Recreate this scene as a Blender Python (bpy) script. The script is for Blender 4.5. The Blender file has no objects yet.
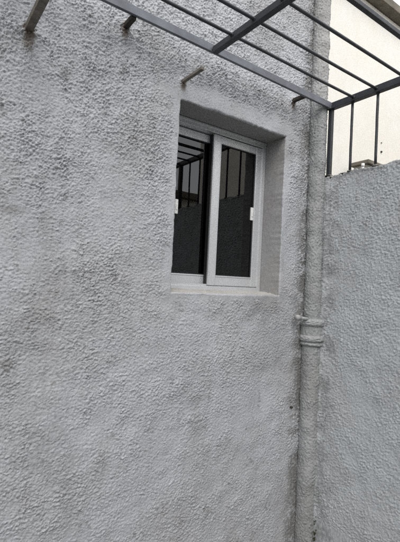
import bpy, bmesh, math, random
import numpy as np
from mathutils import Vector, Matrix, noise as mnoise

random.seed(7)
rng = np.random.default_rng(11)
scene = bpy.context.scene
C = scene.collection

# ------------------------------------------------------------------ camera
# main wall = plane y 0 (room behind it at +y), x runs right along it, z up
YAW, PITCH, ROLL = math.radians(35.58), math.radians(1.42), math.radians(2.83)
CAM = Vector((0.0, -1.5, 1.6))
F = Vector((math.sin(YAW) * math.cos(PITCH), math.cos(YAW) * math.cos(PITCH), math.sin(PITCH)))
R0 = Vector((math.cos(YAW), -math.sin(YAW), 0))
U0 = R0.cross(F)
Rv = math.cos(ROLL) * R0 + math.sin(ROLL) * U0
Uv = -math.sin(ROLL) * R0 + math.cos(ROLL) * U0
cd = bpy.data.cameras.new('camera')
cam = bpy.data.objects.new('camera', cd)
C.objects.link(cam)
cam.matrix_world = Matrix(((Rv.x, Uv.x, -F.x, CAM.x), (Rv.y, Uv.y, -F.y, CAM.y), (Rv.z, Uv.z, -F.z, CAM.z), (0, 0, 0, 1)))
cd.sensor_fit = 'HORIZONTAL'
cd.sensor_width = 36
cd.lens = 36 * 404 / 400
cd.clip_start = 0.02
cd.clip_end = 2000
scene.camera = cam

# ------------------------------------------------------------------ sky, sun, exposure
SUN_DIR = Vector((-0.30, -0.62, 1.0)).normalized()      # towards the sun behind thin cloud
world = bpy.data.worlds.new('World')
scene.world = world
world.use_nodes = True
wn, wl = world.node_tree.nodes, world.node_tree.links
wn.clear()
sky = wn.new('ShaderNodeTexSky')
sky.sky_type = 'NISHITA'
sky.sun_disc = False
sky.sun_elevation = math.asin(SUN_DIR.z)
sky.sun_rotation = math.atan2(SUN_DIR.x, SUN_DIR.y)
sky.dust_density = 4.0
sky.air_density = 1.0
hs = wn.new('ShaderNodeHueSaturation')
hs.inputs['Saturation'].default_value = 0.25
cl = wn.new('ShaderNodeMix'); cl.data_type = 'RGBA'
cl.inputs[0].default_value = 0.55
cl.inputs[7].default_value = (11.0, 11.2, 11.6, 1)      # even cloud veil
bg = wn.new('ShaderNodeBackground')
bg.inputs['Strength'].default_value = 0.11
wo = wn.new('ShaderNodeOutputWorld')
wl.new(sky.outputs[0], hs.inputs['Color'])
wl.new(hs.outputs[0], cl.inputs[6])
# nothing shines from below the horizon (the ground sheet lies there)
tc = wn.new('ShaderNodeTexCoord'); sp = wn.new('ShaderNodeSeparateXYZ'); gt_ = wn.new('ShaderNodeMath'); gt_.operation = 'GREATER_THAN'
gt_.inputs[1].default_value = -0.01
mu = wn.new('ShaderNodeMix'); mu.data_type = 'RGBA'; mu.inputs[6].default_value = (0.3, 0.3, 0.3, 1)
wl.new(tc.outputs['Generated'], sp.inputs[0]); wl.new(sp.outputs[2], gt_.inputs[0]); wl.new(gt_.outputs[0], mu.inputs[0])
wl.new(cl.outputs[2], mu.inputs[7])
wl.new(mu.outputs[2], bg.inputs['Color'])
wl.new(bg.outputs[0], wo.inputs[0])

sd = bpy.data.lights.new('sun', 'SUN')
sd.energy = 0.85
sd.angle = math.radians(40)
sd.color = (1.0, 0.97, 0.93)
so = bpy.data.objects.new('sun', sd)
C.objects.link(so)
so.rotation_euler = SUN_DIR.to_track_quat('Z', 'Y').to_euler()
so.location = (0, -3, 8)

vs = scene.view_settings
vs.view_transform = 'Standard'
vs.look = 'None'
vs.exposure = 1.06
vs.gamma = 1.0
vs.use_curve_mapping = False

cy_ = scene.cycles
cy_.use_denoising = False          # the denoiser wipes the grit off the stucco; the grain left is camera-like
cy_.caustics_reflective = False
cy_.caustics_refractive = False
cy_.sample_clamp_indirect = 3.0
cy_.max_bounces = 7
cy_.use_adaptive_sampling = False
cy_.use_guiding = True

# ------------------------------------------------------------------ helpers
def tag(o, label=None, cat=None, group=None, kind=None):
    if label: o['label'] = label
    if cat: o['category'] = cat
    if group: o['group'] = group
    if kind: o['kind'] = kind
    return o


def empty(name, loc=(0, 0, 0)):
    o = bpy.data.objects.new(name, None)
    o.empty_display_size = 0.1
    C.objects.link(o)
    o.location = loc
    return o


def link(name, me, mat, parent=None, smooth=False):
    o = bpy.data.objects.new(name, me)
    C.objects.link(o)
    if mat: me.materials.append(mat)
    if smooth:
        me.polygons.foreach_set('use_smooth', [True] * len(me.polygons))
    if parent:
        o.parent = parent
        o.matrix_parent_inverse = Matrix.Translation(parent.location).inverted() if parent.type == 'EMPTY' else Matrix()
    return o


def from_bm(name, bm, mat, parent=None, smooth=False):
    me = bpy.data.meshes.new(name)
    bmesh.ops.recalc_face_normals(bm, faces=bm.faces)
    bm.to_mesh(me); bm.free()
    return link(name, me, mat, parent, smooth)


def box_bm(bm, x0, x1, y0, y1, z0, z1, bevel=0.0, seg=2):
    vs_ = [bm.verts.new((x, y, z)) for x in (x0, x1) for y in (y0, y1) for z in (z0, z1)]
    idx = [(0, 1, 3, 2), (4, 6, 7, 5), (0, 4, 5, 1), (2, 3, 7, 6), (0, 2, 6, 4), (1, 5, 7, 3)]
    fs = [bm.faces.new([vs_[i] for i in f]) for f in idx]
    if bevel > 0:
        es = list({e for f in fs for e in f.edges})
        bmesh.ops.bevel(bm, geom=es, offset=bevel, segments=seg, affect='EDGES', profile=0.6)


def box(name, b, mat, parent=None, bevel=0.0, seg=2):
    bm = bmesh.new()
    box_bm(bm, *b, bevel=bevel, seg=seg)
    return from_bm(name, bm, mat, parent)


def tube_bm(bm, p0, p1, r, n=14, rings=1, wob=0.0, r1=None):
    p0, p1 = Vector(p0), Vector(p1)
    d = (p1 - p0).normalized()
    a = d.orthogonal().normalized(); b = d.cross(a)
    r1 = r if r1 is None else r1
    prev = None
    first = None
    for k in range(rings + 1):
        t = k / rings
        c = p0.lerp(p1, t)
        if wob: c = c + a * mnoise.noise(Vector((t * 5, p0.x * 9, p0.y * 9))) * wob + b * mnoise.noise(Vector((t * 5 + 50, p0.x * 9, p0.y * 9))) * wob
        rr = r + (r1 - r) * t
        ring = [bm.verts.new(c + (a * math.cos(2 * math.pi * i / n) + b * math.sin(2 * math.pi * i / n)) * rr) for i in range(n)]
        if prev:
            for i in range(n):
                bm.faces.new((prev[i], prev[(i + 1) % n], ring[(i + 1) % n], ring[i]))
        else:
            first = ring
        prev = ring
    bm.faces.new(first[::-1]); bm.faces.new(prev)


def tube(name, p0, p1, r, mat, parent=None, **k):
    bm = bmesh.new()
    tube_bm(bm, p0, p1, r, **k)
    return from_bm(name, bm, mat, parent, True)


# ---- stucco height fields: band-limited noise by FFT on a 2048 px tile of 2.6 mm
N, PX = 2048, 0.0026
fx = np.fft.fftfreq(N, PX)[:, None]
fz = np.fft.rfftfreq(N, PX)[None, :]


def band(lam, width=0.45, ang=0.0, aniso=1.0, seed=0):
    """noise with wavelength lam (m); features stretched by aniso along direction ang"""
    g = np.random.default_rng(seed)
    w = np.fft.rfft2(g.standard_normal((N, N)).astype(np.float32))
    c, s = math.cos(ang), math.sin(ang)
    u = (fx * c + fz * s) * aniso
    v = -fx * s + fz * c
    k = np.sqrt(u * u + v * v) * lam
    k[0, 0] = 1e-6
    filt = np.exp(-(np.log(np.maximum(k, 1e-6)) ** 2) / (2 * width * width))
    n = np.fft.irfft2(w * filt, s=(N, N))
    return (n / n.std()).astype(np.float32)


def sample(tile, a, b):
    """bilinear lookup at metres (a, b), arrays of one shape"""
    u = np.mod(a / PX, N); v = np.mod(b / PX, N)
    i = np.floor(u).astype(int); j = np.floor(v).astype(int)
    s = u - i; t = v - j
    i %= N; j %= N
    i1 = (i + 1) % N; j1 = (j + 1) % N
    return tile[i, j] * (1 - s) * (1 - t) + tile[i1, j] * s * (1 - t) + tile[i, j1] * (1 - s) * t + tile[i1, j1] * s * t


def sstep(a, b, x):
    t = np.clip((x - a) / (b - a), 0, 1)
    return t * t * (3 - 2 * t)


big = band(0.55, 0.5, seed=1)
med = band(0.16, 0.5, seed=2)
def nz(a): return ((a - a.mean()) / a.std()).astype(np.float32)


blob = band(0.030, 0.38, seed=3)
blob2 = band(0.017, 0.40, seed=4)
fine = band(0.0100, 0.32, seed=8)
grit = band(0.0068, 0.25, seed=9)
speck_ = np.maximum(band(0.014, 0.3, seed=10) - 1.0, 0)          # single proud grains
pit_ = np.maximum(band(0.016, 0.3, seed=12) - 1.05, 0)           # single pits


def gobs(lam, ang, aniso, seed):
    # overlapping thrown gobs: the higher of several noises, so that they meet in sharp creases
    return nz(np.maximum.reduce([band(lam * (0.85 + 0.2 * q), 0.36, ang + 0.5 * (q - 1), aniso, seed + q) for q in range(3)]))


def lumps(lam, cut, seed): return np.maximum(band(lam, 0.35, seed=seed) - cut, 0) ** 0.8


WIDE = band(0.013, 0.85, 0.4, 1.15, 60)                 # broad mix of sizes, from grit to lumps
WIDE_D = band(0.013, 0.80, math.radians(-34), 1.7, 61)
WIDE_F = band(0.013, 0.80, math.radians(-22), 1.5, 62)
G_SMALL = gobs(0.0150, 0.0, 1.2, 30)
G_FLAKE = gobs(0.0160, math.radians(-25), 1.7, 40)
G_DIAG = gobs(0.0150, math.radians(-36), 1.9, 50)
LUMP = 1.0 * lumps(0.032, 0.9, 70) + 0.7 * lumps(0.020, 1.0, 71)
RIDGE = nz(np.maximum(1.0 - np.abs(band(0.034, 0.45, 0.2, 1.3, 80)), 0) ** 1.6)     # thrown ridges with sharp crests
VARY = 1.0 + 0.22 * np.tanh(band(0.11, 0.5, seed=81))                              # rough and rubbed spots
T_COARSE = nz(VARY * (0.72 * WIDE + 0.30 * G_SMALL + 0.24 * RIDGE + 0.36 * grit + 0.20 * fine + 0.75 * LUMP + 0.8 * speck_ - 0.45 * pit_)) * 0.60
T_WORM = nz(VARY * (0.70 * WIDE_F + 0.32 * G_FLAKE + 0.14 * RIDGE + 0.36 * grit + 0.18 * fine + 0.35 * LUMP + 0.7 * speck_ - 0.5 * pit_)) * 0.56
T_DIAG = nz(VARY * (0.70 * WIDE_D + 0.42 * G_DIAG + 0.15 * RIDGE + 0.28 * grit + 0.30 * LUMP + 0.5 * speck_ - 0.5 * pit_)) * 0.55
for T in (T_COARSE, T_WORM, T_DIAG):
    T -= T.mean()


def grid_mesh(name, P, hole=None):
    """P: (nu, nv, 3) points; hole(i, j) mask of faces left out"""
    nu, nv = P.shape[:2]
    idx = np.arange(nu * nv).reshape(nu, nv)
    q = np.stack([idx[:-1, :-1], idx[1:, :-1], idx[1:, 1:], idx[:-1, 1:]], -1)
    if hole is not None:
        q = q[~hole]
    q = q.reshape(-1, 4)
    me = bpy.data.meshes.new(name)
    me.vertices.add(nu * nv)
    me.vertices.foreach_set('co', P.reshape(-1).astype(np.float32))
    me.loops.add(q.size)
    me.loops.foreach_set('vertex_index', q.reshape(-1).astype(np.int32))
    me.polygons.add(len(q))
    me.polygons.foreach_set('loop_start', np.arange(0, q.size, 4, dtype=np.int32))
    me.update(calc_edges=True)
    return me


def attr(me, name, arr):
    a = me.attributes.new(name, 'FLOAT', 'POINT')
    a.data.foreach_set('value', np.clip(arr, 0, 1).astype(np.float32).reshape(-1))


def spans(*parts):
    """(start, stop, step) runs joined to one coordinate list"""
    out = []
    for a, b, s in parts:
        n = max(1, int(round((b - a) / s)))
        out += list(np.linspace(a, b, n, endpoint=False))
    out.append(parts[-1][1])
    return np.array(out)


# ------------------------------------------------------------------ materials
def mat_new(name):
    m = bpy.data.materials.new(name)
    m.use_nodes = True
    nt = m.node_tree
    b = nt.nodes['Principled BSDF']
    return m, nt.nodes, nt.links, b


def noise_node(n, l, vec, scale, detail=4, rough=0.6, dist=0.0):
    t = n.new('ShaderNodeTexNoise')
    t.inputs['Scale'].default_value = scale
    t.inputs['Detail'].default_value = detail
    t.inputs['Roughness'].default_value = rough
    t.inputs['Distortion'].default_value = dist
    l.new(vec, t.inputs['Vector'])
    return t


def ramp(n, l, src, stops):
    r = n.new('ShaderNodeValToRGB')
    e = r.color_ramp.elements
    while len(e) < len(stops): e.new(0.5)
    for k, (p, c) in enumerate(stops):
        e[k].position = p
        e[k].color = c if len(c) == 4 else (*c, 1)
    l.new(src, r.inputs[0])
    return r


def mixc(n, l, fac, a, b, blend='MIX'):
    m = n.new('ShaderNodeMix'); m.data_type = 'RGBA'; m.blend_type = blend
    for s, v in ((m.inputs[0], fac), (m.inputs[6], a), (m.inputs[7], b)):
        if hasattr(v, 'is_output'): l.new(v, s)
        elif isinstance(v, (int, float)): s.default_value = v
        else: s.default_value = (*v, 1) if len(v) == 3 else v
    return m.outputs[2]


def g(v): return (v, v, v, 1)


def stucco_mat(name, base, warm, dark, streak=0.15, bump=0.6, speck=0.5, moss=0.0, grime_shade=None):
    m, n, l, b = mat_new(name)
    geo = n.new('ShaderNodeNewGeometry')
    pos = geo.outputs['Position']
    # uneven paint, warm grime in broad clouds, small dark pits and rubbed light spots
    n1 = noise_node(n, l, pos, 1.7, 5, 0.6, 0.4)
    n2 = noise_node(n, l, pos, 6.5, 5, 0.65)
    n3 = noise_node(n, l, pos, 120.0, 3, 0.6)
    n4 = noise_node(n, l, pos, 34.0, 4, 0.7)
    col = mixc(n, l, ramp(n, l, n1.outputs[0], [(0.42, g(0)), (0.66, g(1))]).outputs[0], base, warm)
    col = mixc(n, l, ramp(n, l, n2.outputs[0], [(0.35, g(0)), (0.75, g(0.30))]).outputs[0], col, dark)
    # rain streaks: noise stretched vertically
    mp = n.new('ShaderNodeMapping'); mp.inputs['Scale'].default_value = (9, 9, 0.7)
    l.new(pos, mp.inputs['Vector'])
    n5 = noise_node(n, l, mp.outputs[0], 1.0, 5, 0.65)
    col = mixc(n, l, ramp(n, l, n5.outputs[0], [(0.52, g(0)), (0.78, g(streak))]).outputs[0], col, dark)
    col = mixc(n, l, ramp(n, l, n4.outputs[0], [(0.60, g(0)), (0.80, g(speck))]).outputs[0], col, dark)
    col = mixc(n, l, ramp(n, l, n3.outputs[0], [(0.40, g(0)), (0.70, g(0.30))]).outputs[0], col, tuple(min(1, c * 1.3) for c in base))
    n9 = noise_node(n, l, pos, 190.0, 2, 0.6)
    col = mixc(n, l, ramp(n, l, n9.outputs[0], [(0.55, g(0)), (0.72, g(0.45 * speck + 0.1))]).outputs[0], col, dark)
    n8 = noise_node(n, l, pos, 12.0, 5, 0.7, 0.6)      # odd smudges
    col = mixc(n, l, ramp(n, l, n8.outputs[0], [(0.66, g(0)), (0.76, g(speck))]).outputs[0], col, dark)
    if grime_shade:
        # dirt and rust maps stored on the mesh, pipe-corner shade mixed into the dirt
        for nm, c_ in (('grime_shade', (0.150, 0.147, 0.140)), ('rust', (0.135, 0.095, 0.062))):
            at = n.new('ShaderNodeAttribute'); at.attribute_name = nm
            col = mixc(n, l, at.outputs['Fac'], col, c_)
    if moss:
        n6 = noise_node(n, l, pos, 3.2, 5, 0.7)
        col = mixc(n, l, ramp(n, l, n6.outputs[0], [(0.56, g(0)), (0.72, g(moss))]).outputs[0], col, (0.16, 0.16, 0.12))
    l.new(col, b.inputs['Base Color'])
    b.inputs['Roughness'].default_value = 0.85
    b.inputs['Specular IOR Level'].default_value = 0.25
    bp = n.new('ShaderNodeBump')
    bp.inputs['Strength'].default_value = bump
    bp.inputs['Distance'].default_value = 0.004
    nb = noise_node(n, l, pos, 170.0, 6, 0.75)
    l.new(nb.outputs[0], bp.inputs['Height'])
    l.new(bp.outputs[0], b.inputs['Normal'])
    return m


M = {}
M['stucco'] = stucco_mat('grey_roughcast', (0.418, 0.427, 0.444), (0.385, 0.387, 0.392), (0.19, 0.187, 0.185), grime_shade=True)
M['stucco_side'] = stucco_mat('bluish_grey_roughcast', (0.450, 0.467, 0.477), (0.420, 0.430, 0.434), (0.21, 0.215, 0.215), 0.25, grime_shade=True)
M['pipe'] = stucco_mat('painted_pipe_roughcast', (0.365, 0.365, 0.362), (0.30, 0.292, 0.278), (0.14, 0.135, 0.125), 0.5, 0.5)
M['pipe_dirt_shade'] = stucco_mat('dirty_shaded_pipe_roughcast', (0.340, 0.342, 0.343), (0.275, 0.272, 0.265), (0.11, 0.125, 0.118), 0.5, 0.6, 0.8)  # pipe dirt, deepened so the colour also carries the pipe's contact shade
M['smooth'] = stucco_mat('smooth_plaster', (0.37, 0.37, 0.37), (0.335, 0.328, 0.315), (0.19, 0.165, 0.16), 0.4, 0.25)
M['sill'] = stucco_mat('worn_sill_plaster', (0.41, 0.40, 0.385), (0.35, 0.338, 0.315), (0.20, 0.19, 0.17), 0.2, 0.3)
M['cream'] = stucco_mat('cream_wall_paint', (0.66, 0.64, 0.58), (0.67, 0.66, 0.62), (0.53, 0.505, 0.445), 0.3, 0.15, 0.12)
M['tan'] = stucco_mat('tan_wall_paint', (0.72, 0.68, 0.61), (0.66, 0.62, 0.55), (0.45, 0.42, 0.37), 0.3, 0.2)
M['concrete'] = stucco_mat('weathered_concrete', (0.27, 0.255, 0.225), (0.22, 0.205, 0.175), (0.10, 0.095, 0.08), 0.5, 0.4, 0.6, 0.3)
M['ground'] = stucco_mat('patio_concrete', (0.15, 0.148, 0.142), (0.13, 0.125, 0.118), (0.07, 0.068, 0.065), 0.2, 0.4)


def simple(name, col, rough=0.5, metal=0.0, vary=0.25, scale=18, bump=0.1, spec=0.5):
    m, n, l, b = mat_new(name)
    geo = n.new('ShaderNodeNewGeometry')
    t = noise_node(n, l, geo.outputs['Position'], scale, 5, 0.65)
    c = mixc(n, l, ramp(n, l, t.outputs[0], [(0.35, g(0)), (0.72, g(1))]).outputs[0], col, tuple(v * (1 - vary) for v in col))
    l.new(c, b.inputs['Base Color'])
    rr = ramp(n, l, t.outputs[0], [(0.3, g(max(0, rough - 0.08))), (0.7, g(min(1, rough + 0.1)))])
    l.new(rr.outputs[0], b.inputs['Roughness'])
    b.inputs['Metallic'].default_value = metal
    b.inputs['Specular IOR Level'].default_value = spec
    if bump:
        bp = n.new('ShaderNodeBump'); bp.inputs['Strength'].default_value = bump; bp.inputs['Distance'].default_value = 0.002
        t2 = noise_node(n, l, geo.outputs['Position'], scale * 9, 3, 0.6)
        l.new(t2.outputs[0], bp.inputs['Height']); l.new(bp.outputs[0], b.inputs['Normal'])
    return m


M['iron'] = simple('dark_grey_paint', (0.030, 0.032, 0.037), 0.48, 0.0, 0.45, 22, 0.3)
M['iron_light'] = simple('worn_blue_grey_paint', (0.115, 0.122, 0.140), 0.5, 0.0, 0.4, 14, 0.15)
M['rust'] = simple('rusty_brown_metal', (0.19, 0.172, 0.148), 0.75, 0.1, 0.5, 45, 0.4, 0.3)
M['weld'] = simple('painted_weld', (0.045, 0.044, 0.046), 0.6, 0, 0.5, 90, 0.5, 0.3)
M['iron_rust'] = simple('blackened_rusty_iron', (0.050, 0.044, 0.038), 0.8, 0, 0.5, 60, 0.5, 0.2)
M['alu'] = simple('satin_aluminium', (0.70, 0.71, 0.72), 0.36, 0.5, 0.14, 9, 0.03)
M['gasket'] = simple('black_rubber_gasket', (0.012, 0.012, 0.013), 0.6, 0, 0.2, 30, 0.05)
M['white'] = simple('white_plastic', (0.74, 0.74, 0.72), 0.4, 0, 0.08, 20, 0.02)
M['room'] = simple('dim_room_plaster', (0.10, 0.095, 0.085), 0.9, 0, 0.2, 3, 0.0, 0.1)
M['eave'] = simple('brown_eave_board', (0.17, 0.155, 0.125), 0.8, 0, 0.4, 7, 0.2, 0.2)
M['moss'] = simple('dark_moss', (0.055, 0.060, 0.035), 0.95, 0, 0.5, 60, 0.6, 0.1)
M['dark'] = simple('dark_window_glass', (0.03, 0.034, 0.04), 0.1, 0, 0.1, 4, 0.0)
m, n, l, b = mat_new('tinted_glass')
b.inputs['Base Color'].default_value = (0.020, 0.019, 0.017, 1)
b.inputs['Transmission Weight'].default_value = 1.0
b.inputs['Roughness'].default_value = 0.0
b.inputs['IOR'].default_value = 1.58
geo = n.new('ShaderNodeNewGeometry')
t = noise_node(n, l, geo.outputs['Position'], 4.0, 2, 0.5)
bp = n.new('ShaderNodeBump'); bp.inputs['Strength'].default_value = 0.006; bp.inputs['Distance'].default_value = 0.02
l.new(t.outputs[0], bp.inputs['Height']); l.new(bp.outputs[0], b.inputs['Normal'])
M['glass'] = m

# ------------------------------------------------------------------ ground
bm = bmesh.new()
v = [bm.verts.new(p) for p in ((-400, -400, -0.05), (400, -400, -0.05), (400, 400, -0.05), (-400, 400, -0.05))]
bm.faces.new(v)
tag(from_bm('ground', bm, M['ground']), kind='structure')
yard = box('patio', (-4.0, 1.845, -3.5, -0.012, -0.04, 0.0), M['ground'], bevel=0.004)
tag(yard, kind='structure')

# ------------------------------------------------------------------ the house: grey roughcast wall with a window
OX0, OX1, OZ0, OZ1 = 0.925, 1.597, 1.545, 2.395       # window opening
WX1 = 1.885                                           # house corner, behind the pipe
REV = 0.145                                           # depth of the reveal
house = empty('house', (0.4, 0.0, 0.0))
tag(house, 'house with rough grey stucco wall and small aluminium sliding window', 'house')


def head_dz(x): return 0.0008 * (sample(med, x, x * 0 + 1.0) + 0.9 * sample(blob, x, x * 0 + 2.0))
def jamb_dx(z): return 0.0010 * (sample(med, z * 0 + 3.0, z) + 0.6 * sample(blob, z * 0 + 4.0, z))


xs = spans((-1.6, -0.60, 0.018), (-0.60, 0.17, 0.0052), (0.17, OX0, 0.0027), (OX0, OX1, 0.0027), (OX1, WX1, 0.0027))
zs = spans((0.0, 0.15, 0.010), (0.15, OZ0, 0.0028), (OZ0, OZ1, 0.0028), (OZ1, 3.32, 0.0028), (3.32, 4.2, 0.02), (4.2, 6.0, 0.04))
X, Z = np.meshgrid(xs, zs, indexing='ij')
# signed distance outside the opening
dx = np.maximum(np.maximum(OX0 - X, X - OX1), 0); dz = np.maximum(np.maximum(OZ0 - Z, Z - OZ1), 0)
dist = np.hypot(dx, dz)
bsm = sample(big, X, Z); msm = sample(med, X, Z)
coarse = sstep(1.35, 2.25, Z + 0.16 * bsm)
hc = sample(T_COARSE, X, Z); hw = sample(T_WORM, X, Z)
amp = 0.0024 + 0.0013 * coarse + 0.0004 * bsm + 0.0003 * msm
amp = np.clip(amp, 0.0012, 0.0062)
low = sstep(1.25, 0.75, Z + 0.1 * bsm)                 # rubbed smoother low down
amp *= 1 - 0.10 * low
# hand-smoothed band of plaster round the opening, wide above it, thin at the sides
band_top = sstep(0.050, 0.105, np.where(Z > OZ1, dist + 0.012 * msm, 1))
band_side = sstep(0.010, 0.050, dist + 0.006 * msm)
smooth_k = np.minimum(np.where(Z > OZ1, band_top, 1), band_side)
h = amp * (hc * coarse + hw * (1 - coarse)) * (0.16 + 0.84 * smooth_k)
h += 0.0014 * bsm + 0.0008 * msm                        # the wall is not quite flat
for sx_, sz_, rr_ in ((0.288, 2.448, 0.030), (0.930, 2.474, 0.020), (0.646, 2.608, 0.020), (1.640, 2.608, 0.020)):
    q_ = np.hypot(X - sx_, Z - sz_) / rr_
    h += 0.007 * np.exp(-q_ ** 4) * (1 + 0.25 * hc)     # dab of mortar round each bar end
h *= sstep(0.0, 0.010, dist) * 0.9 + 0.1
edge = np.clip(1 - dist / 0.009, 0, 1)
h -= 0.006 * (1 - np.sqrt(np.clip(1 - edge * edge, 0, 1)))   # rounded arris
h[dist <= 1e-9] = -0.006
kx = sstep(0.04, 0.0, dist)
Zs = Z + head_dz(X) * kx * (Z > (OZ0 + OZ1) / 2) + 0.4 * head_dz(X + 3) * kx * (Z < (OZ0 + OZ1) / 2)
Xs = X + jamb_dx(Z) * kx
P = np.stack([Xs, -h, Zs], -1)
fxm = (xs[:-1] + xs[1:]) / 2; fzm = (zs[:-1] + zs[1:]) / 2
hole = ((fxm > OX0) & (fxm < OX1))[:, None] & ((fzm > OZ0) & (fzm < OZ1))[None, :]
gn = 0.55 * sample(med, X + 1.3, Z + 0.4) + 0.45 * sample(blob, X, Z + 0.9) + 0.30 * sample(fine, X, Z)
gb = sample(big, X * 1.0 + 2.2, Z * 0.8 + 0.7)
st = sample(band(0.05, 0.5, math.radians(90), 9.0, 77), X, Z)      # runs of rain down the face
grime_shade = 0.90 * sstep(1.68, 1.79, X + 0.015 * gn) * sstep(-0.9, 0.9, gn + 0.3 * gb + 0.5)          # dirt and painted contact shade in the corner beside the pipe
grime_shade = np.maximum(grime_shade, 0.20 * sstep(0.7, 2.0, gb + 0.6 * gn))                                # cloudy patches
grime_shade = np.maximum(grime_shade, 0.13 * sstep(0.8, 2.0, st + 0.3 * gb) * sstep(0.3, 1.2, 2.9 - Z))
grime_shade = np.maximum(grime_shade, 0.45 * sstep(1.75, 2.3, 0.75 * sample(med, X + 0.9, Z + 2.1) + 0.65 * sample(blob, X + 1.0, Z)))   # smudges
grime_shade = np.maximum(grime_shade, 0.55 * np.exp(-((X - 0.27) / 0.05) ** 2 - ((Z - 1.812) / 0.016) ** 2) + 0.5 * np.exp(-((X - 0.421) / 0.022) ** 2 - ((Z - 2.33) / 0.022) ** 2))
grime_shade = np.maximum(grime_shade, 0.40 * sstep(1.0, 0.2, np.abs(X - 1.50) / 0.16 + 0.3 * gn) * sstep(1.20, 1.50, Z) * (Z < OZ0 + 0.01))
zc_ = 1.425 - 0.03 * (X - 1.2) + 0.008 * sample(med, X, X * 0 + 0.3) + 0.003 * sample(blob2, X, X * 0 + 0.6)
grime_shade = np.maximum(grime_shade, 0.65 * np.exp(-((Z - zc_) / 0.0028) ** 2) * sstep(1.16, 1.25, X) * sstep(1.68, 1.60, X) * sstep(-1.2, 0.2, sample(blob, X, Z + 0.2)))   # hairline crack under the sill
grime_shade = np.clip(grime_shade + 0.05 * sstep(-0.6, 1.6, gb + 0.5 * bsm) + 0.09 * np.exp(-((X - 0.45) / 0.28) ** 2 - ((Z - 1.35) / 0.30) ** 2) * sstep(-1.2, 1.2, gn + bsm), 0, 1)   # broad weathering
rust = np.zeros_like(X)
for sx_, sz_, wd, ln in ((0.288, 2.448, 0.022, 0.10), (0.930, 2.474, 0.014, 0.06), (0.646, 2.608, 0.016, 0.07), (1.640, 2.608, 0.015, 0.07)):
    dd = np.abs(X - sx_ - 0.004 * gn) / wd
    rust = np.maximum(rust, 0.85 * sstep(1.2, 0.4, dd) * sstep(sz_ - ln * (1 + 0.3 * gn), sz_ - 0.01, Z) * sstep(sz_ + 0.02, sz_, Z))
wme = grid_mesh('wall', P, hole)
attr(wme, 'grime_shade', grime_shade); attr(wme, 'rust', rust)
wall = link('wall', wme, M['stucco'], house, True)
wall['label'] = 'rough grey stucco wall face'
# returns of the wall: corner side, back and top
box('side_wall', (WX1 - 0.12, WX1 - 0.001, 0.012, 5.0, 0.0, 6.0), M['stucco'], house)
box('rear_wall', (-1.6, WX1 - 0.13, 5.1, 5.25, 0.0, 6.0), M['stucco'], house)
box('roof_slab', (-1.7, WX1, 0.02, 5.3, 6.0, 6.15), M['concrete'], house)


def strip(name, axis, mat, t0, t1, y0, y1, fixed, off, res=0.006, rough=0.0002):
    ts = spans((t0, t1, res)); ys = spans((y0, y1, res))
    T, Y = np.meshgrid(ts, ys, indexing='ij')
    hh = rough * (sample(blob, T + 5.0 * fixed, Y + 1.7) + sample(med, T + 3.1 * fixed, Y)) * sstep(y0, y0 + 0.03, Y)
    o = off(T, Y) + hh
    A = np.stack([T, Y, fixed + o], -1) if axis == 'x' else np.stack([fixed + o, Y, T], -1)
    return link(name, grid_mesh(name, A), mat, house, True)


BACK = REV + 0.075
fade = lambda Y: sstep(0.12, 0.0, Y)
strip('window_head', 'x', M['smooth'], OX0, OX1, 0.006, BACK, OZ1, lambda T, Y: head_dz(T) * fade(Y))
strip('window_jamb', 'z', M['smooth'], OZ0, OZ1, 0.006, BACK, OX0, lambda T, Y: jamb_dx(T) * fade(Y))
strip('window_jamb', 'z', M['smooth'], OZ0, OZ1, 0.006, BACK, OX1, lambda T, Y: jamb_dx(T) * fade(Y))
strip('window_sill', 'x', M['sill'], OX0, OX1, 0.006, BACK, OZ0, lambda T, Y: 0.4 * head_dz(T + 3) * fade(Y) + 0.012 * sstep(0.0, 0.12, Y), rough=0.0011)
# dim room behind the glass
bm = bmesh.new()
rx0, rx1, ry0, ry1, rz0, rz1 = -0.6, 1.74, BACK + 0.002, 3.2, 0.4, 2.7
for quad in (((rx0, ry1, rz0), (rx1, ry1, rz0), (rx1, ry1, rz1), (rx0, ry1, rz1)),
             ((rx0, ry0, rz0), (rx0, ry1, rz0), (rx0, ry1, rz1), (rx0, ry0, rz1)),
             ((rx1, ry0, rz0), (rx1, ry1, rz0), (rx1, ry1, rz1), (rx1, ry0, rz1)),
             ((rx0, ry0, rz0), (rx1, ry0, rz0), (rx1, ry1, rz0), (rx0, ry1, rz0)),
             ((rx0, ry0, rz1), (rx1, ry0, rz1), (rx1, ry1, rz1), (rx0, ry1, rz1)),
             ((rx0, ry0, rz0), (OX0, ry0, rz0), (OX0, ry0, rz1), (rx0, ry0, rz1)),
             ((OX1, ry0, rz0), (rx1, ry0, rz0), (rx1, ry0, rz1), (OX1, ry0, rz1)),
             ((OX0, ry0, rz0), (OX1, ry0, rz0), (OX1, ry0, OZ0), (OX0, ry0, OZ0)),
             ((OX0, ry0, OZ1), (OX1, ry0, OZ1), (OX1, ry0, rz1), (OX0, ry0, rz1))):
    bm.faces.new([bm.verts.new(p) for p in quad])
from_bm('room', bm, M['room'], house)

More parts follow.
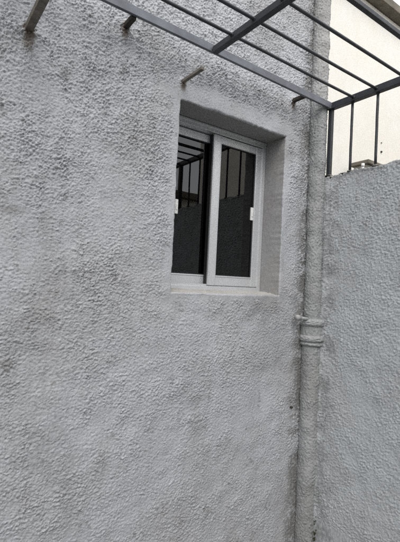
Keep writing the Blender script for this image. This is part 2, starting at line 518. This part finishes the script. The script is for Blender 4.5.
# aluminium sliding window: outer frame with tracks, a sash on each track
fy0, fy1 = REV, REV + 0.070
FX0, FX1, FZ0, FZ1 = OX0 + 0.002, OX1 - 0.002, OZ0 + 0.010, OZ1 - 0.002
bm = bmesh.new()
fw = 0.024
box_bm(bm, FX0, FX1, fy0, fy1, FZ1 - 0.030, FZ1, 0.0015)
box_bm(bm, FX0, FX1, fy0, fy1, FZ0, FZ0 + 0.022, 0.0015)
box_bm(bm, FX0, FX0 + fw, fy0 + 0.001, fy1 - 0.001, FZ0 + 0.021, FZ1 - 0.029, 0.0015)
box_bm(bm, FX1 - fw, FX1, fy0 + 0.001, fy1 - 0.001, FZ0 + 0.021, FZ1 - 0.029, 0.0015)
# head fascia step and sill track ribs
box_bm(bm, FX0 + 0.002, FX1 - 0.002, fy0 - 0.006, fy0 + 0.002, FZ1 - 0.012, FZ1 - 0.002, 0.001)
for yy in (fy0 + 0.016, fy0 + 0.050):
    box_bm(bm, FX0 + fw, FX1 - fw, yy, yy + 0.003, FZ0 + 0.02, FZ0 + 0.032)
win = from_bm('window', bm, M['alu'], house)
win['label'] = 'small aluminium sliding window with dark glass'


def sash(x0, x1, y0, wl_, wr_, label):
    y1 = y0 + 0.026
    z0, z1 = FZ0 + 0.026, FZ1 - 0.033
    top, bot = 0.040, 0.052
    bm = bmesh.new()
    box_bm(bm, x0, x0 + wl_, y0, y1, z0, z1, 0.002)
    box_bm(bm, x1 - wr_, x1, y0, y1, z0, z1, 0.002)
    box_bm(bm, x0 + wl_ - 0.001, x1 - wr_ + 0.001, y0 + 0.002, y1 - 0.002, z1 - top, z1 - 0.001, 0.0015)
    box_bm(bm, x0 + wl_ - 0.001, x1 - wr_ + 0.001, y0 + 0.002, y1 - 0.002, z0 + 0.001, z0 + bot, 0.0015)
    for xa in (x0 + 0.004, x0 + wl_ - 0.007, x1 - wr_ + 0.004, x1 - 0.007):     # extruded lips
        box_bm(bm, xa, xa + 0.003, y0 - 0.0022, y0 + 0.001, z0 + 0.002, z1 - 0.002, 0.0006)
    for za in (z0 + bot - 0.006, z1 - top + 0.003):
        box_bm(bm, x0 + wl_ - 0.003, x1 - wr_ + 0.003, y0 - 0.0005, y0 + 0.003, za, za + 0.003, 0.0006)
    s = from_bm('sash', bm, M['alu'], win)
    s['label'] = label
    # gasket lining round the pane
    bm = bmesh.new()
    gx0, gx1, gz0, gz1, gt = x0 + wl_, x1 - wr_, z0 + bot, z1 - top, 0.005
    for bb in ((gx0, gx1, gz1 - gt, gz1), (gx0, gx1, gz0, gz0 + gt), (gx0, gx0 + gt, gz0 + gt, gz1 - gt), (gx1 - gt, gx1, gz0 + gt, gz1 - gt)):
        box_bm(bm, bb[0], bb[1], y0 + 0.006, y1 - 0.006, bb[2], bb[3])
    from_bm('gasket', bm, M['gasket'], win)
    box('pane', (gx0 + 0.003, gx1 - 0.003, y0 + 0.011, y0 + 0.015, gz0 + 0.003, gz1 - 0.003), M['glass'], win)
    return gx0, gx1


MID = (FX0 + FX1) / 2
# right sash on the outer track, left sash on the inner track
sash(MID - 0.030, FX1 - fw + 0.004, fy0 + 0.006, 0.050, 0.047, 'right sliding sash on the outer track')
sash(FX0 + fw - 0.004, MID + 0.018, fy0 + 0.040, 0.040, 0.038, 'left sliding sash on the inner track')
# black strips added for the shade on the stile side where the sashes meet
box('gap_shade_strip', (MID - 0.0335, MID - 0.0305, fy0 + 0.016, fy0 + 0.038, FZ0 + 0.03, FZ1 - 0.036), M['gasket'], win, 0.0006)
box('gap_shade_strip', (MID - 0.0300, MID - 0.021, fy0 + 0.0335, fy0 + 0.0385, FZ0 + 0.03, FZ1 - 0.036), M['gasket'], win, 0.0006)


def latch(x, y, z):
    bm = bmesh.new()
    box_bm(bm, x - 0.009, x + 0.009, y - 0.009, y, z - 0.036, z + 0.036, 0.003, 3)
    box_bm(bm, x - 0.005, x + 0.005, y - 0.0115, y - 0.008, z - 0.016, z + 0.010, 0.001)
    from_bm('latch', bm, M['white'], win)

latch(FX1 - fw + 0.004 - 0.056, fy0 + 0.018, 1.985)
latch(FX0 + fw + 0.092, fy0 + 0.045, 1.960)

# ------------------------------------------------------------------ boundary wall on the right
SX = 1.858
YB = -3.5
SZ = 2.222
bw = empty('boundary_wall', (SX + 0.08, -1.4, 0))
tag(bw, 'bluish grey stucco boundary wall meeting the house at the drain pipe', 'wall')
ys = spans((YB, -1.25, 0.018), (-1.25, -0.70, 0.0065), (-0.70, -0.02, 0.0032))
zt = spans((0.0, 0.35, 0.008), (0.35, SZ, 0.0032))
Y, Z = np.meshgrid(ys, zt, indexing='ij')
hd = sample(T_DIAG, Y + 3.0, Z + 1.0); b2 = sample(big, Y + 3, Z); m2 = sample(med, Y + 3, Z + 2)
am = np.clip(0.0025 + 0.0003 * b2 + 0.0002 * m2, 0.0015, 0.006)
h = am * hd + 0.0009 * b2 + 0.0006 * m2 + 0.010 * np.exp(np.minimum(0, -(-0.085 - Y)) / 0.022)   # plaster gathered round the pipe
topd = SZ - Z
e = np.clip(1 - topd / 0.012, 0, 1)
h = h * sstep(0, 0.012, topd) - 0.008 * (1 - np.sqrt(np.clip(1 - e * e, 0, 1)))
Zt = Z + sstep(0.05, 0, topd) * 0.003 * (sample(med, Y + 6, Y * 0) + sample(blob, Y + 6, Y * 0))
gn = 0.55 * sample(med, Y + 4.3, Z + 0.4) + 0.45 * sample(blob, Y, Z + 1.9) + 0.30 * sample(fine, Y, Z)
gb = sample(big, Y + 4.2, Z * 0.8 + 2.7)
st = sample(band(0.05, 0.5, math.radians(90), 9.0, 78), Y, Z)
grime_shade = 0.55 * sstep(-0.19, -0.085, Y + 0.03 * gn) * sstep(-0.8, 0.9, gn + 0.4 * gb + 0.3)
grime_shade = np.maximum(grime_shade, 0.12 * sstep(0.6, 1.9, gb + 0.6 * gn))
grime_shade = np.maximum(grime_shade, 0.28 * sstep(0.5, 1.9, st + 0.4 * gn) * sstep(SZ - 0.75, SZ - 0.05, Z + 0.1 * gn))
grime_shade = np.maximum(grime_shade, 0.6 * sstep(SZ - 0.035, SZ - 0.003, Z + 0.008 * gn))
fme = grid_mesh('face', np.stack([SX - h, Y, Zt], -1)[:, ::-1])
attr(fme, 'grime_shade', grime_shade[:, ::-1])
link('face', fme, M['stucco_side'], bw, True)
# rough top with thin crust
ws = spans((0.0, 0.15, 0.006)); yt = spans((YB, -0.70, 0.02), (-0.70, -0.02, 0.006))
W, Y = np.meshgrid(ws, yt, indexing='ij')
zz = SZ + 0.003 * (sample(med, Y + 6, Y * 0) + sample(blob, Y + 6, Y * 0)) + 0.002 * sample(blob, W + 7, Y) * sstep(0, 0.02, W)
link('top', grid_mesh('top', np.stack([SX + 0.008 + W, Y, zz], -1)), M['concrete'], bw, True)
box('core', (SX + 0.02, SX + 0.157, YB, -0.021, 0.0, SZ - 0.012), M['stucco_side'], bw)


def moss(parent, c, r, nrm):
    bm = bmesh.new()
    bmesh.ops.create_icosphere(bm, subdivisions=3, radius=1.0)
    for v_ in bm.verts:
        k = 1 + 0.5 * mnoise.noise(v_.co * 2.3 + Vector(c) * 31) + 0.3 * mnoise.noise(v_.co * 6 + Vector(c) * 17)
        v_.co = Vector((v_.co.x * r[0] * k + c[0], v_.co.y * r[1] * k + c[1], v_.co.z * r[2] * k + c[2]))
    from_bm('moss_patch', bm, M['moss'], parent, True)


moss(bw, (SX - 0.001, -0.100, SZ - 0.018), (0.005, 0.009, 0.008), None)
moss(bw, (SX + 0.012, -0.062, SZ + 0.001), (0.016, 0.02, 0.005), None)
moss(bw, (SX + 0.03, -0.16, SZ + 0.001), (0.014, 0.025, 0.005), None)

# mortar dabs where the grille posts are set into the wall top
for k in range(-1, 9):
    yy = -0.212 - 0.145 * k if k >= 0 else -0.079
    bm = bmesh.new()
    bmesh.ops.create_icosphere(bm, subdivisions=3, radius=1.0)
    for v_ in bm.verts:
        k_ = 1 + 0.5 * mnoise.noise(v_.co * 1.9 + Vector((yy * 31, 0, 0))) + 0.25 * mnoise.noise(v_.co * 5 + Vector((yy * 31, 3, 0)))
        v_.co = Vector((SX + 0.012 + v_.co.x * 0.015 * k_, yy + v_.co.y * 0.017 * k_, SZ + 0.001 + v_.co.z * 0.005 * k_))
    from_bm('mortar_dab', bm, M['concrete'], bw, True)

# unseen wall added behind the camera, sized to darken the lower house wall
ow = empty('rear_shade_wall', (-1.0, -3.6, 0))
tag(ow, 'plain grey stucco wall added out of view behind the viewpoint to shade the yard', 'wall')
box('face', (-4.0, 2.0, -3.66, -3.505, 0.0, 2.7), M['stucco_side'], ow, 0.01)
box('coping', (-4.0, 2.0, -3.68, -3.485, 2.701, 2.74), M['concrete'], ow, 0.006)

# ------------------------------------------------------------------ drain pipe in the corner
pipe = empty('drain_pipe', (1.85, -0.03, 0.0))
tag(pipe, 'grey stucco covered drain pipe running up the corner with ringed joint', 'pipe')


def pc(z):
    """pipe axis: leans slightly, upper length set further back"""
    return 1.8405 + (1.27 - z) * 0.011, -0.030 + 0.007 * max(0.0, min(1.0, (z - 1.3) / 1.2))


def pipe_mesh(name, z0, z1, rad, amp_, seed):
    zz = spans((z0, z1, 0.0042)); th = np.linspace(0, 2 * math.pi, 97)
    Zp, A = np.meshgrid(zz, th, indexing='ij')
    cx = np.vectorize(lambda z: pc(z)[0])(zz)[:, None]; cy = np.vectorize(lambda z: pc(z)[1])(zz)[:, None]
    aa = np.minimum(A, 2 * math.pi - A)
    hh = amp_ * (sample(T_COARSE, aa * rad + seed, Zp) + 0.5 * sample(med, aa * rad + seed, Zp))
    rr = (rad(Zp) if callable(rad) else rad) + hh
    return grid_mesh(name, np.stack([cx + rr * np.sin(A), cy - rr * np.cos(A), Zp], -1)[:, ::-1])


link('pipe_length', pipe_mesh('lower', 0.0, 1.30, 0.0555, 0.0030, 1.1), M['pipe_dirt_shade'], pipe, True)
link('pipe_length', pipe_mesh('upper', 1.30, 2.62, 0.0475, 0.0030, 2.7), M['pipe_dirt_shade'], pipe, True)
link('pipe_length', pipe_mesh('top', 2.62, 3.4, 0.0465, 0.0030, 3.7), M['pipe'], pipe, True)


tube('pipe_length', (pc(3.4)[0], pc(3.4)[1], 3.39), (pc(3.4)[0], pc(3.4)[1], 5.9), 0.049, M['pipe'], pipe, n=40)


def ring(name, zc, hgt, r0, bulge, seed):
    zz = np.linspace(zc - hgt / 2, zc + hgt / 2, 25); th = np.linspace(0, 2 * math.pi, 97)
    Zp, A = np.meshgrid(zz, th, indexing='ij')
    t_ = (Zp - zc) / (hgt / 2)
    aa = np.minimum(A, 2 * math.pi - A)
    rr = r0 + bulge * np.sqrt(np.clip(1 - t_ * t_, 0, 1)) + 0.0013 * sample(blob2, aa * 0.06 + seed, Zp)
    cx, cy = pc(zc)
    return link(name, grid_mesh(name, np.stack([cx + rr * np.sin(A), cy - rr * np.cos(A), Zp], -1)[:, ::-1]), M['pipe_dirt_shade'], pipe, True)


ring('joint_sleeve', 1.352, 0.150, 0.060, 0.004, 4.0)
ring('joint_ring', 1.402, 0.040, 0.062, 0.0130, 5.0)
ring('joint_ring', 1.314, 0.036, 0.062, 0.0125, 6.0)
ring('joint_ring', 1.284, 0.018, 0.060, 0.0085, 7.0)
# clamp ear with a bolt, on the house side of the joint
cx, cy = pc(1.42)
tube('bolt', (cx - 0.120, cy - 0.008, 1.428), (cx - 0.045, cy - 0.020, 1.420), 0.0095, M['pipe_dirt_shade'], pipe, n=10)
tube('nut', (cx - 0.142, cy - 0.008, 1.430), (cx - 0.117, cy - 0.008, 1.428), 0.0160, M['pipe'], pipe, n=6)
for k in range(14):
    zc = random.choice((0.24, 0.26, 0.275, 0.34, 0.36)) + random.uniform(-0.02, 0.02)
    q_ = random.uniform(0.002, 0.005)
    moss(pipe, (SX - 0.012 - random.uniform(0, 0.012), -0.100 - random.uniform(0, 0.010), zc), (q_, q_, q_ * 1.4), None)

# ------------------------------------------------------------------ iron cage over the yard
CZ = 2.610
BX = 1.866                                             # beam over the boundary wall
cage = empty('security_grille', (1.0, -0.7, SZ))
tag(cage, 'dark iron security grille roofing the yard with posts on the boundary wall', 'grille')
YEND = -2.6
bm = bmesh.new()
box_bm(bm, -1.55, BX - 0.0165, -0.092, -0.078, CZ - 0.017, CZ + 0.017, 0.0015)
for v_ in bm.verts: v_.co.z += 0.012 * (BX - v_.co.x) / 1.3
from_bm('wall_rail', bm, M['iron_light'], cage)
for xb, w in ((BX, 0.016), (1.026, 0.0130), (0.186, 0.0130), (-0.654, 0.0130), (-1.494, 0.0130)):
    y_in = -0.062 if xb == BX else -0.0945
    box('beam', (xb - w, xb + w, YEND, y_in, CZ - 0.017, CZ + (0.017 if xb == BX else 0.011)), M['iron'], cage, 0.002)
yb_list = [-0.227, -0.356, -0.503, -0.652]
while yb_list[-1] > YEND + 0.2: yb_list.append(yb_list[-1] - 0.146)
for k, yb in enumerate(yb_list):
    if k == 3:
        box('bar', (-1.55, BX + 0.004, yb - 0.009, yb + 0.009, CZ - 0.008, CZ + 0.0095), M['iron'], cage, 0.002)
    else:
        tube('bar', (-1.55, yb, CZ), (BX + 0.004, yb, CZ), 0.0068, M['iron'], cage, n=12, rings=24, wob=0.002)
# posts standing on the boundary wall
box('post', (BX - 0.009, BX + 0.013, -0.090, -0.068, SZ - 0.004, CZ - 0.0172), M['iron'], cage, 0.002)
yb = -0.212
k = 0
while yb > YEND + 0.05:
    zb0 = SZ - 0.006
    if k % 8 == 6:
        box('post', (BX - 0.012, BX + 0.018, yb - 0.015, yb + 0.015, zb0, CZ - 0.0172), M['iron'], cage, 0.002)
    else:
        tube('bar', (BX + 0.002 + 0.002 * math.sin(k * 3), yb, zb0), (BX + 0.002, yb, CZ - 0.012), 0.0070, M['iron'], cage, n=12, rings=6, wob=0.0015)
    yb -= 0.145
    k += 1
# weld beads where the bars meet the beams
def weld(c, rad):
    bm = bmesh.new()
    bmesh.ops.create_icosphere(bm, subdivisions=2, radius=1.0)
    for v_ in bm.verts:
        k_ = 1 + 0.45 * mnoise.noise(v_.co * 2.1 + Vector(c) * 57)
        v_.co = Vector((c[0] + v_.co.x * rad[0] * k_, c[1] + v_.co.y * rad[1] * k_, c[2] + v_.co.z * rad[2] * k_))
    from_bm('weld_bead', bm, M['weld'], cage, True)


for yb in yb_list[:8]:
    weld((BX - 0.017, yb, CZ), (0.005, 0.010, 0.009))
    for sx_ in (-0.0135, 0.0135): weld((1.026 + sx_, yb, CZ), (0.004, 0.010, 0.009))
for k in range(8): weld((BX + 0.002, -0.212 - 0.145 * k, CZ - 0.018), (0.010, 0.010, 0.005))
weld((1.026, -0.0935, CZ + 0.002), (0.014, 0.005, 0.012))
weld((BX - 0.016, -0.086, CZ), (0.005, 0.010, 0.016))
weld((BX + 0.002, -0.079, CZ - 0.018), (0.014, 0.014, 0.005))
# short brackets that carry the wall rail
for xb, drop in ((0.646, 0.004), (1.640, 0.004), (-0.35, 0.004)):
    box('bracket', (xb - 0.010, xb + 0.010, -0.0785, 0.012, CZ - 0.0115 - drop, CZ + 0.0065 - drop), M['iron_rust'], cage, 0.001)

# cut-off bar ends left in the wall
def stub(x, z, y1, hw, label, droop=0.0):
    bm = bmesh.new()
    box_bm(bm, x - hw, x + hw, y1, 0.015, z - hw * 0.9, z + hw * 0.9, 0.002)
    for v_ in bm.verts:
        v_.co.z += droop * v_.co.y
        v_.co.x += 0.001 * mnoise.noise(v_.co * 40)
    o = from_bm('metal_stub', bm, M['rust'])
    return tag(o, label, 'metal stub', 'cut metal stubs in the stucco wall')

stub(0.288, 2.448, -0.30, 0.0130, 'long brown square bar jutting from the stucco, far left')
stub(0.930, 2.474, -0.150, 0.0075, 'short rusty bar stub jutting out just above the window corner')

# ------------------------------------------------------------------ neighbour's cream house behind the boundary wall
NY = 1.15
nb = empty('cream_house', (5.0, 3.5, 0.0))
tag(nb, 'cream painted house behind the boundary wall, brown eave along its top', 'house')
box('wall', (2.25, 11.0, NY, NY + 5.0, 0.0, 4.866), M['cream'], nb, 0.01)
box('eave', (2.1, 11.2, NY - 0.12, NY + 5.2, 4.868, 4.96), M['eave'], nb, 0.006)
for px, pz, rr in ((4.431, 3.334, 0.006), (4.438, 3.229, 0.012)):
    tube('anchor', (px, NY - 0.012, pz), (px, NY + 0.01, pz), rr, M['iron_rust'], nb, n=8)
lw = empty('low_wall', (4.6, 0.9, 0.0))
tag(lw, 'low weathered concrete wall with coping, seen between the grille posts', 'wall')
box('body', (3.72, 6.5, 0.87, 1.02, 0.0, 2.876), M['concrete'], lw, 0.008)
box('coping', (3.70, 6.5, 0.84, 1.05, 2.878, 2.918), M['eave'], lw, 0.006)
vp_ = empty('vent_pipe', (3.084, 0.5, 0.0))
tag(vp_, 'short white vent pipe just showing over the boundary wall', 'pipe')
tube('pipe_length', (3.082, 0.5, 0.0), (3.082, 0.5, 2.645), 0.011, M['white'], vp_, n=16)
tube('cap', (3.082, 0.5, 2.640), (3.082, 0.5, 2.668), 0.014, M['white'], vp_, n=16)

# houses across the neighbour's yard: only the window glass shows them
th = empty('tan_house', (6.5, -3.2, 0.0))
tag(th, 'tan rendered house mirrored in the right window pane', 'house')
box('wall', (5.0, 9.0, -5.3, -0.9, 0.0, 4.7), M['tan'], th, 0.01)
box('ledge', (4.86, 4.999, -5.4, -0.85, 3.05, 3.20), M['concrete'], th, 0.008)
for k in range(6):
    box('joint_batten', (4.985, 4.9995, -5.0 + k * 0.75, -4.97 + k * 0.75, 0.3, 3.04), M['concrete'], th)
for yw in (-2.2,):
    box('window', (4.97, 4.9985, yw, yw + 0.9, 3.5, 4.4), M['dark'], th, 0.004)
gh = empty('grey_house', (6.5, -10.0, 0.0))
tag(gh, 'pale grey house mirrored in the left window pane', 'house')
box('wall', (3.6, 9.5, -11.5, -8.6, 0.0, 4.1), M['cream'], gh, 0.01)
box('roof_edge', (3.4, 9.7, -11.7, -8.4, 4.102, 4.3), M['eave'], gh, 0.01)
for k in range(4):
    box('window', (4.1 + k * 1.35, 4.9 + k * 1.35, -8.5985, -8.57, 2.3, 3.5), M['dark'], gh, 0.004)

# small plug hole low on the stucco wall
tag(tube('wall_plug', (1.729, -0.008, 0.937), (1.729, 0.012, 0.937), 0.0065, M['iron_rust'], None, n=8), 'tiny dark plug in the stucco beside the pipe, low down', 'wall plug')
